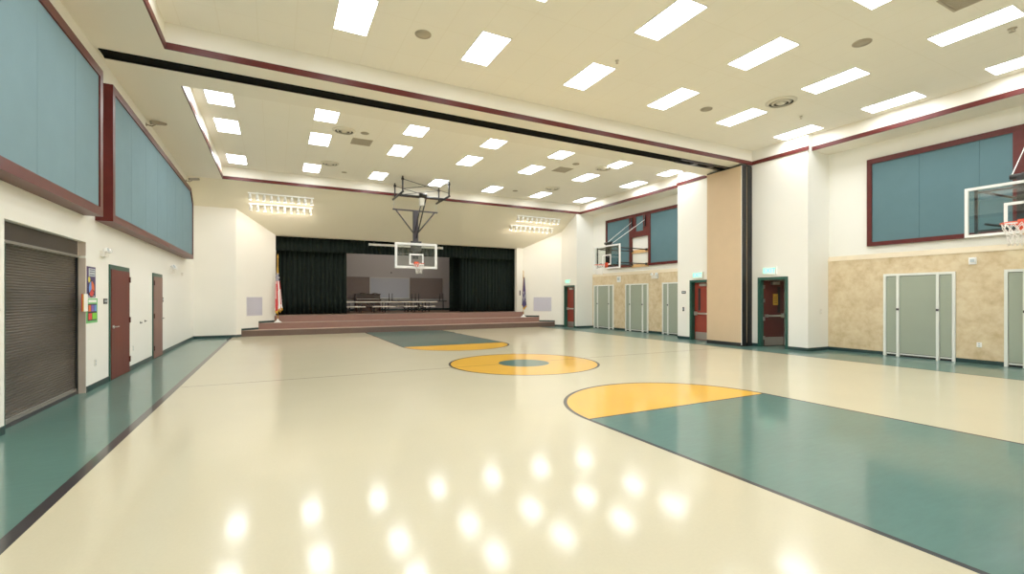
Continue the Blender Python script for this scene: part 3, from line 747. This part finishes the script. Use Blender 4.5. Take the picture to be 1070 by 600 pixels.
MB().box(HX-.84,HX+.84,HY+.035,HY+.08,2.92,2.96).box(HX-.84,HX+.84,HY+.035,HY+.08,3.86,3.9).build('back_frame',M['dgrey'],r)
Bx(HX-1.0,HX+1.0,HY+.12,HY+.18,5.38,5.44).build('crossbar',M['gunm'],r)
for s_ in (-1,1):
    MB().tube([(HX+s_*.86,HY+.15,5.39),(HX+s_*.08,HY+.15,4.42)],.03,8).build('diagonal_brace',M['gunm'],r)
    MB().tube([(HX+s_*.97,18.40,5.83),(HX+s_*.97,20.14,5.83)],.045,10).build('side_pipe',M['black'],r)
    MB().tube([(HX+s_*.95,HY+.15,5.42),(HX+s_*.95,HY+.15,5.81)],.012,6).build('chain',M['chrome'],r)
    for y in (18.45,19.80):
        p=MB().tube([(HX+s_*.97,y,5.82),(HX+s_*.97,y,ZC)],.032,10).build('hanger_post',M['gunm'],r)
        sub(MB().tube([(HX+s_*.97,y,6.30),(HX+s_*.97,y,6.38)],.055,10),'clamp',M['black'],p)
    MB().tube([(HX-s_*.97,18.45,6.34),(HX+s_*.97,18.45,5.95)],.013,6).build('brace_rod',M['gunm'],r)
    MB().tube([(HX-s_*.97,19.80,6.34),(HX+s_*.97,19.80,5.95)],.013,6).build('brace_rod',M['gunm'],r)
MB().tube([(HX-1.03,19.10,5.83),(HX+1.03,19.10,5.83)],.05,10).build('main_beam',M['black'],r)
MB().tube([(HX+.18,19.10,5.80),(HX+.02,HY+.06,4.20)],.032,8).build('drop_strut',M['black'],r)
MB().tube([(HX-.02,19.12,5.60),(HX-.05,HY+.06,4.45)],.025,8).build('drop_strut',M['black'],r)
Bx(HX-.10,HX+.08,19.02,19.2,5.47,5.78).bevel(.015).build('winch',M['offw'],r)
MB().tube([(HX-.14,19.0,5.90),(HX+.18,19.0,5.90)],.07,12).build('drive_drum',M['black'],r)

# ------------------------------------------------------------------ doors in the right piers
def exit_sign(x,y,z,label,s=1.0):
    r=thing('exit_sign',label,'exit sign',(x,y,z-.13*s))
    Bx(x-.06,x,y-.26*s,y+.26*s,z-.14*s,z+.14*s).bevel(.012).build('housing',M['white'],r)
    f=Bx(x-.064,x-.06,y-.21*s,y+.21*s,z-.10*s,z+.10*s).build('face',M['exitf'],r)
    cu=bpy.data.curves.new('exit text','FONT'); cu.body='EXIT'; cu.size=.235*s; cu.align_x='CENTER'; cu.align_y='CENTER'; cu.extrude=.002
    tmp=bpy.data.objects.new('tmp',cu); C.objects.link(tmp)
    me=bpy.data.meshes.new_from_object(tmp.evaluated_get(bpy.context.evaluated_depsgraph_get()))
    bpy.data.objects.remove(tmp)
    # text reads correctly from -x: local x -> -y, local y -> z
    R_=Matrix(((0,0,-1,x-.066),(-1,0,0,y),(0,1,0,z),(0,0,0,1)))
    me.transform(R_); me.transform(Matrix.Translation(-Vector(r.location))); me.materials.clear(); me.materials.append(M['exitg'])
    o=bpy.data.objects.new('letters',me); C.objects.link(o); o.parent=f
    return r
exit_sign(XP,9.42,2.45,'green EXIT sign above the open dark door in the near pier',.88)
exit_sign(XP,12.24,2.43,'green EXIT sign above the red door beside the folded partition',.88)
exit_sign(XP,20.86,2.46,'green EXIT sign above the farthest red door by the stage',.85)
def leaf_parts(r,T,W,Hh,leafm,lite,paper):
    """door leaf built in a local frame: x from hinge 0 to W along the leaf, y=0 front face (towards -y), T places it"""
    def put(mb,name,m_,par=None):
        mb.xf(T); return (mb.build(name,m_,r) if par is None else sub(mb,name,m_,par))
    leaf=put(Bx(0,W,0,.045,.012,Hh),'door_leaf',leafm)
    if lite: put(Bx(W-.27,W-.16,-.004,0,1.10,1.95),'vision_pane',M['black'],leaf)
    put(Bx(.03,W-.03,-.006,0,.03,.30),'kick_plate',M['kick'],leaf)
    m=MB().box(.06,W-.05,-.075,-.04,.97,1.03).box(.04,.12,-.075,0,.955,1.045).box(W-.13,W-.03,-.085,0,.93,1.07)
    put(m,'panic_bar',M['chrome'])
    m=MB().box(W*.35,W*.35+.30,-.07,0,Hh-.13,Hh-.04); put(m,'door_closer',M['chrome'])
    if paper:
        p=put(Bx(.38,.58,-.004,0,1.35,1.72),'paper_notice',M['paper_y'])
        m=MB()
        for z in (1.42,1.48,1.54,1.60): m.box(.42,.54,-.005,-.004,z,z+.018)
        put(m,'text_lines',M['wood4'],p)
    for z in (.28,.9,1.5,1.95): put(Bx(-.03,.03,-.022,0,z-.06,z+.06),'hinge',M['chrome'])
def pier_door(name,y0,y1,leafm,angle,lite,paper,hinge_far,zt=2.20):
    r=bpy.data.objects.new(name,None); C.objects.link(r); r.location=(XP,(y0+y1)/2,0); r['_w']=1; struct(r)
    f=.055
    m=MB().box(XP-.012,XP+.225,y0-f,y0,0,zt+f).box(XP-.012,XP+.225,y1,y1+f,0,zt+f).box(XP-.012,XP+.225,y0,y1,zt,zt+f)
    # frame only lines the opening: thin reveals
    m=MB().box(XP-.014,XP-.001,y0-f,y0+.03,0,zt+f).box(XP-.014,XP-.001,y1-.03,y1+f,0,zt+f).box(XP-.014,XP-.001,y0+.03,y1-.03,zt-.03,zt+f)
    m.box(XP-.001,XP+.215,y0+.001,y0+.03,0,zt-.002).box(XP-.001,XP+.215,y1-.03,y1-.001,0,zt-.002).box(XP-.001,XP+.215,y0+.03,y1-.03,zt-.03,zt-.002)
    m.build('door_frame',M['gframe'],r)
    W=y1-y0-.07; xh=XP+.17
    if hinge_far: # hinge at y1, leaf towards -y when shut; opens towards +x
        a=-PI/2+angle; T=Matrix.Translation((xh,y1-.035,0))@Matrix.Rotation(a,4,'Z')
    else:
        # mirrored so that the front face still looks to -x
        T=Matrix.Translation((xh,y0+.035,0))@Matrix.Rotation(PI/2,4,'Z')@Matrix.Scale(-1,4,(0,1,0))
    leaf_parts(r,T,W,zt-.045,leafm,lite,paper)
    return r
pier_door('door_3',DN[0],DN[1],M['wood4'],1.38,True,True,True)
pier_door('door_4',DF[0],DF[1],M['wood3'],0,True,False,False)
pier_door('door_5',DP[0],DP[1],M['wood3'],0,False,False,False)
plate('room_sign','x',(XP,12.94,1.80),.2,.10,'small dark room sign on the far pier left of the red door','sign',M['dgrey'],'sign',-1)
plate('light_switch','x',(XP,12.96,1.15),.08,.16,'dark wall switch on the far pier under the room sign','switch',M['dgrey'],True,-1)
# switch on the side face of the near pier
r=thing('light_switch','pale wall switch on the side face of the near pier','switch',(14.72,PN0-.01,1.1))
Bx(14.68,14.76,PN0-.01,PN0,1.10,1.25).build('cover',M['offw'],r); Bx(14.71,14.73,PN0-.018,PN0-.01,1.15,1.20).build('toggle',M['white'],r)
tag(Bx(12.24,12.30,RB[1],RB[1]+.024,1.72,2.0).build('intercom',M['dgrey']),'slim dark switch plate on the pale strip right of the stage curtain','switch')

# ------------------------------------------------------------------ folding partition stacked against the pier
r=thing('folding_partition','tan folding partition panels stacked against the right pier under the ceiling track','partition',(13.82,10.75,0))
x=13.53
for i in range(4):
    a,b=x+i*.138,x+i*.138+.11; ya,yb=10.03+.012*(i%2),11.40
    p=Bx(a,b,ya+.012,yb,.12,5.90).build('panel',M['tanpart'],r)
    sub(MB().box(a,b,ya,ya+.012,.02,5.90).box(a+.02,b-.02,ya-.012,ya,.05,5.88),'edge_strip',M['black'],p)
    sub(Bx(a-.004,b+.004,ya+.012,yb,.0,.12),'bottom_seal',M['black'],p)
    sub(Bx(a,b,ya+.012,yb,5.90,5.945),'top_seal',M['black'],p)
    for y in (10.4,11.1): sub(MB().tube([((a+b)/2,y if i else y+.0,5.945),((a+b)/2,y,ZS-.02)],.02,8),'hanger_bolt',M['chrome'],p)
Bx(x-.006,x-.0005,10.03,10.048,.05,5.90).build('edge_trim',M['white'],r)
for i,y in enumerate((10.7,)): 
    for q in (0,1): Bx(12.0+q*.75,12.2+q*.75,10.62,10.80,ZS-.07,ZS-.012).build('trolley',M['gunm'],r)

# ------------------------------------------------------------------ fold-out cabinets in the wainscot
def cabinet(y0,y1,label):
    r=thing('wall_cabinet',label,'cabinet',(XR-.06,(y0+y1)/2,0),'tall fold out wall cabinets')
    X1=XR-.06; Xf=X1-.05; zt=2.25; w_=.062; W=y1-y0
    m1=y1-.34-.03; m0=y0+.34-.03
    m=MB().box(Xf,X1,y0,y0+w_,0,zt-w_).box(Xf,X1,y1-w_,y1,0,zt-w_).box(Xf,X1,y0,y1,zt-w_,zt)
    m.build('frame',M['alu'],r)
    for q in (m0,m1):
        p=Bx(Xf-.012,X1,q,q+w_,0,zt-w_).build('mullion',M['alu'],r)
        sub(Bx(Xf-.030,Xf-.012,q+.004,q+w_-.004,1.25,1.31),'latch',M['gunm'],p)
    for a,b in ((y0+w_,m0),(m0+w_,m1),(m1+w_,y1-w_)):
        Bx(Xf+.012,X1-.006,a+.010,b-.010,.10,zt-w_-.014).build('panel',M['sage'],r)
        Bx(X1-.006,X1,a,b,0,zt-w_).build('backing',M['black'],r)
        Bx(Xf+.02,X1-.006,a+.01,b-.01,.055,.085).build('toe_rail',M['alu'],r)
    return r
cabinet(5.25,6.78,'sage green wall cabinet near the right edge, the one seen whole beside the near pier')
cabinet(2.80,4.38,'sage green wall cabinet cut by the photo\'s right edge')
cabinet(18.35,19.95,'sage green wall cabinet farthest off, under the distant side hoop\'s board')
cabinet(15.93,17.46,'sage green wall cabinet in the middle of the three past the partition')
cabinet(13.50,15.06,'sage green wall cabinet partly hidden behind the pier with the red door')
XW=XR-.06
emergency(XW,15.5,2.53,'white twin head emergency light on the far tan wall between cabinets',1.2,-1)
def strobe(y,z,s_,label):
    r=thing('alarm_strobe',label,'alarm',(XW,y,z-s_/2)); Bx(XW-.05,XW,y-s_*.45,y+s_*.45,z-s_*.55,z+s_*.55).bevel(.01).build('housing',M['white'],r)
    Bx(XW-.075,XW-.05,y-s_*.25,y+s_*.25,z-s_*.2,z+s_*.3).bevel(.008).build('strobe_lens',M['p_grey'],r)
strobe(17.95,2.50,.26,'square white alarm strobe on the far tan wall')
strobe(4.93,2.49,.15,'square white alarm strobe on the near tan wall between cabinets')
plate('wall_outlet','x',(XW,4.82,.46),.09,.12,'white outlet low on the near tan wall between cabinets','outlet',M['white'],'outlet',-1)
# return grilles on the splayed walls
def grille(p,q,n,z0,z1,label):
    d=Vector((q[0]-p[0],q[1]-p[1],0)); L=d.length; ang=math.atan2(d.y,d.x)
    r=thing('return_grille',label,'grille',((p[0]+q[0])/2,(p[1]+q[1])/2,z0))
    T=Matrix.Translation((p[0],p[1],0))@Matrix.Rotation(ang,4,'Z'); e=-.02
    MB().ring([(0,z0),(L,z0),(L,z1),(0,z1)],[(.035,z0+.035),(L-.035,z0+.035),(L-.035,z1-.035),(.035,z1-.035)],'y',e,-.001).xf(T).build('frame',M['lilac'],r)
    Bx(.03,L-.03,-.006,-.001,z0+.03,z1-.03).xf(T).build('backing',M['lilacd'],r)
    m=MB(); k_=18
    for i in range(k_):
        z=z0+.04+(z1-z0-.08)*i/k_; m.prism([(-.018,z),(-.006,z+.02),(-.006,z+.026),(-.018,z+.006)],'x',.035,L-.035)
    m.xf(T).build('louvre',M['lilac'],r)
def alongL(px0,px1): return onL(px0),onL(px1)
grille(onL(21.98),onL(22.53),0,.84,1.62,'pale square return grille on the splayed wall left of the stage')
grille(onR(22.62),onR(21.93),0,.84,1.62,'pale square return grille on the splayed wall right of the stage')

# ------------------------------------------------------------------ ceiling fixtures
lamp_proto=None
LX=[-1.20,1.22,3.66,6.14,8.66,11.18,13.70]
colname=['first','second','third','fourth','fifth','sixth','seventh']
def lamp(x,y,label,group):
    global lamp_proto
    if lamp_proto is None:
        r=thing('ceiling_light',label,'ceiling light',(x,y,ZC),group,world=False)
        hx,hy=.30,.58
        fr_=MB().ring([(-hx,-hy),(hx,-hy),(hx,hy),(-hx,hy)],[(-hx+.02,-hy+.02),(hx-.02,-hy+.02),(hx-.02,hy-.02),(-hx+.02,hy-.02)],'z',-.012,0).build('frame',M['lampframe'],r)
        Bx(-hx+.02,hx-.02,-hy+.02,hy-.02,-.008,-.001).build('diffuser',M['lamp'],r)
        lamp_proto=r; return r
    r=copy_tree(lamp_proto); r.location=(x,y,ZC); r['label']=label; r['group']=group; return r
rowsF=[(8.32,'row nearest the partition track'),(5.97,'second row from the partition track'),(3.63,'third row from the partition track'),(1.28,'added row nearest the camera')]  # last row is mostly out of view, added to light the room
for y,nm in rowsF:
    for i,x in enumerate(LX): lamp(x,y,'lit panel, %s from left, front ceiling tray, %s'%(colname[i],nm),'lit ceiling panels of the front tray')
for y,nm in ((13.15,'row just past the partition track'),(15.35,'middle row'),(18.9,'row nearest the stage')):
    for i,x in enumerate(LX): lamp(x,y,'lit panel, %s from left, back ceiling tray, %s'%(colname[i],nm),'lit ceiling panels of the back tray')
def speaker(x,y,s_,label):
    r=thing('ceiling_speaker',label,'speaker',(x,y,ZC),'round ceiling speakers')
    MB().lathe([(s_,0),(s_,-.01),(s_*.9,-.014),(s_*.9,-.008),(s_*.88,0)],24,(x,y,ZC)).build('rim',M['ret'],r)
    MB().lathe([(0,-.004),(s_*.88,-.004),(s_*.88,-.008),(0,-.012)],24,(x,y,ZC)).build('grille',M['speaker'],r)
speaker(2.43,8.36,.15,'round grey ceiling speaker left of the front tray, between the first lit panels')
speaker(9.90,8.36,.15,'round grey ceiling speaker in front tray close to the partition track')
speaker(9.96,4.83,.16,'round grey ceiling speaker in front tray farther from the partition track')
speaker(2.36,14.18,.12,'round grey ceiling speaker at left of the back tray')
speaker(9.74,13.95,.13,'round grey ceiling speaker at right of the back tray')
speaker(2.38,18.97,.10,'small round ceiling speaker at left of the back tray near the stage')
speaker(9.72,18.7,.12,'small round ceiling speaker at right of the back tray near the stage')
def diffuser(x,y,s_,label):
    r=thing('air_diffuser',label,'vent',(x,y,ZC),'round ceiling air diffusers')
    MB().lathe([(s_*.97,0),(s_*.97,-.012),(s_*.8,-.045),(s_*.74,-.045),(s_*.86,-.008),(s_*.86,0)],28,(x,y,ZC)).build('outer_ring',M['vent'],r)
    MB().lathe([(0,-.002),(s_*.85,-.002),(s_*.85,-.001),(0,-.0005)],28,(x,y,ZC)).build('throat',M['ventd'],r)
    MB().lathe([(s_*.64,-.02),(s_*.52,-.055),(s_*.46,-.055),(s_*.58,-.02)],28,(x,y,ZC),True).build('middle_cone',M['vent'],r)
    MB().lathe([(0,-.03),(s_*.34,-.03),(s_*.2,-.065),(0,-.07)],28,(x,y,ZC)).build('inner_cone',M['vent'],r)
diffuser(11.18,7.2,.36,'large round white air diffuser in the front tray at upper right')
diffuser(1.78,14.2,.33,'round white air diffuser at left of the back tray, nearer the track')
diffuser(1.76,17.9,.33,'round white air diffuser at left of the back tray, nearer the stage')
diffuser(10.97,13.92,.33,'round white air diffuser at right of the back tray, nearer the track')
diffuser(10.97,17.5,.33,'round white air diffuser at right of the back tray, nearer the stage')
def retgrille(x0,x1,y0,y1,label):
    r=thing('return_air_grille',label,'vent',((x0+x1)/2,(y0+y1)/2,ZC),'square ceiling return grilles')
    MB().ring([(x0,y0),(x1,y0),(x1,y1),(x0,y1)],[(x0+.03,y0+.03),(x1-.03,y0+.03),(x1-.03,y1-.03),(x0+.03,y1-.03)],'z',ZC-.012,ZC).build('frame',M['ret'],r)
    m=MB()
    for i in range(22):
        y=y0+.04+(y1-y0-.08)*i/22; m.box(x0+.03,x1-.03,y,y+.014,ZC-.01,ZC-.002)
    m.build('blades',M['ret'],r)
    Bx(x0+.03,x1-.03,y0+.03,y1-.03,ZC-.002,ZC-.0005).build('backing',M['speaker'],r)
retgrille(2.1,2.7,14.72,15.32,'square beige return grille at left of the back tray')
retgrille(9.42,10.02,14.5,15.12,'square beige return grille at right of the back tray')
retgrille(9.65,10.27,3.0,3.6,'square grey-brown return grille at the upper right corner of the photo')
def sprinkler(x,y,label,s_=1):
    r=thing('sprinkler_head',label,'sprinkler',(x,y,ZC)); MB().lathe([(0,0),(.04*s_,0),(.04*s_,-.01),(.012*s_,-.02),(.012*s_,-.05),(.03*s_,-.055),(.03*s_,-.06),(0,-.06)],14,(x,y,ZC)).build('body',M['ret'],r)
sprinkler(6.24,7.48,'tiny sprinkler head in the front tray between lit panels at upper centre')
sprinkler(12.57,7.55,'tiny sprinkler head in the front tray near the round diffuser')
sprinkler(11.85,3.34,'small ceiling detector beside the longest lit panel at upper right',1.6)
# track spotlights on the sloped ceiling
def spot_bar(x0,x1,y,label,n=10):
    z=slopez(y); r=thing('spotlight_bar',label,'spotlight bar',((x0+x1)/2,y,z-.03),'spotlight bars on the sloped ceiling')
    Bx(x0,x1,y-.035,y+.035,z-.06,z-.012).build('rail',M['white'],r)
    Bx(x0+.3,x0+.36,y-.02,y+.02,z-.012,z+.03).build('rail_mount',M['white'],r); Bx(x1-.36,x1-.3,y-.02,y+.02,z-.012,z+.03).build('rail_mount',M['white'],r)
    d=Vector((0,.45,-.9)).normalized()
    for i in range(n):
        x=x0+.08+(x1-x0-.16)*i/(n-1); a=Vector((x,y,z-.06)); b=a+Vector((0,0,-.06)); c_=b+d*.17
        h=MB().tube([a,b],.012,8).tube([b-d*.03,b+d*.03,c_],.035,12,.062).build('spot_head',M['white'],r)
        sub(MB().tube([c_+d*.0005,c_+d*.004],.055,12),'lens',M['lens'],h)
    return r
spot_bar(-.95,1.42,20.68,'white spotlight bar left of the stage, upper of the pair')
spot_bar(-.95,1.40,21.24,'white spotlight bar left of the stage, lower of the pair')
spot_bar(10.82,13.38,20.60,'white spotlight bar right of the stage, upper of the pair')
spot_bar(10.78,13.38,21.28,'white spotlight bar right of the stage, lower of the pair')

# ------------------------------------------------------------------ lights
def area(name,loc,rot,sx,sy,e,col):
    l=bpy.data.lights.new(name,'AREA'); l.shape='RECTANGLE'; l.size=sx; l.size_y=sy; l.energy=e; l.color=col
    o=bpy.data.objects.new(name,l); C.objects.link(o); o.location=loc; o.rotation_euler=rot; return o
area('stage fill light',(6.5,26.5,5.9),(0,0,0),5,1.5,34,(1,.93,.88))  # unseen lamp behind the valance, added to brighten the dim stage
area('corridor fill light',(15.9,9.6,2.55),(0,0,0),.6,.6,14,(1,.95,.9))  # unseen weak lamp put in to lift the corridor walls
wd=bpy.data.worlds.new('dim surround'); bpy.context.scene.world=wd; wd.use_nodes=True; wd.node_tree.nodes['Background'].inputs[0].default_value=(.5,.48,.45,1); wd.node_tree.nodes['Background'].inputs[1].default_value=.05

# ------------------------------------------------------------------ camera
cam=bpy.data.cameras.new('camera'); co=bpy.data.objects.new('camera',cam); C.objects.link(co)
cam.sensor_fit='HORIZONTAL'; cam.sensor_width=36; cam.lens=36*484.2/1070; cam.shift_y=11/1070; cam.clip_start=.05
co.location=(0,0,H); co.rotation_euler=(PI/2,0,-.4724)
sc=bpy.context.scene; sc.camera=co
sc.view_settings.view_transform='Standard'; sc.view_settings.look='None'; sc.view_settings.exposure=.30; sc.view_settings.gamma=1.14
sc.cycles.use_denoising=True; sc.cycles.max_bounces=12; sc.cycles.diffuse_bounces=8; sc.cycles.sample_clamp_indirect=6
for o in bpy.data.objects:
    if '_w' in o: del o['_w']
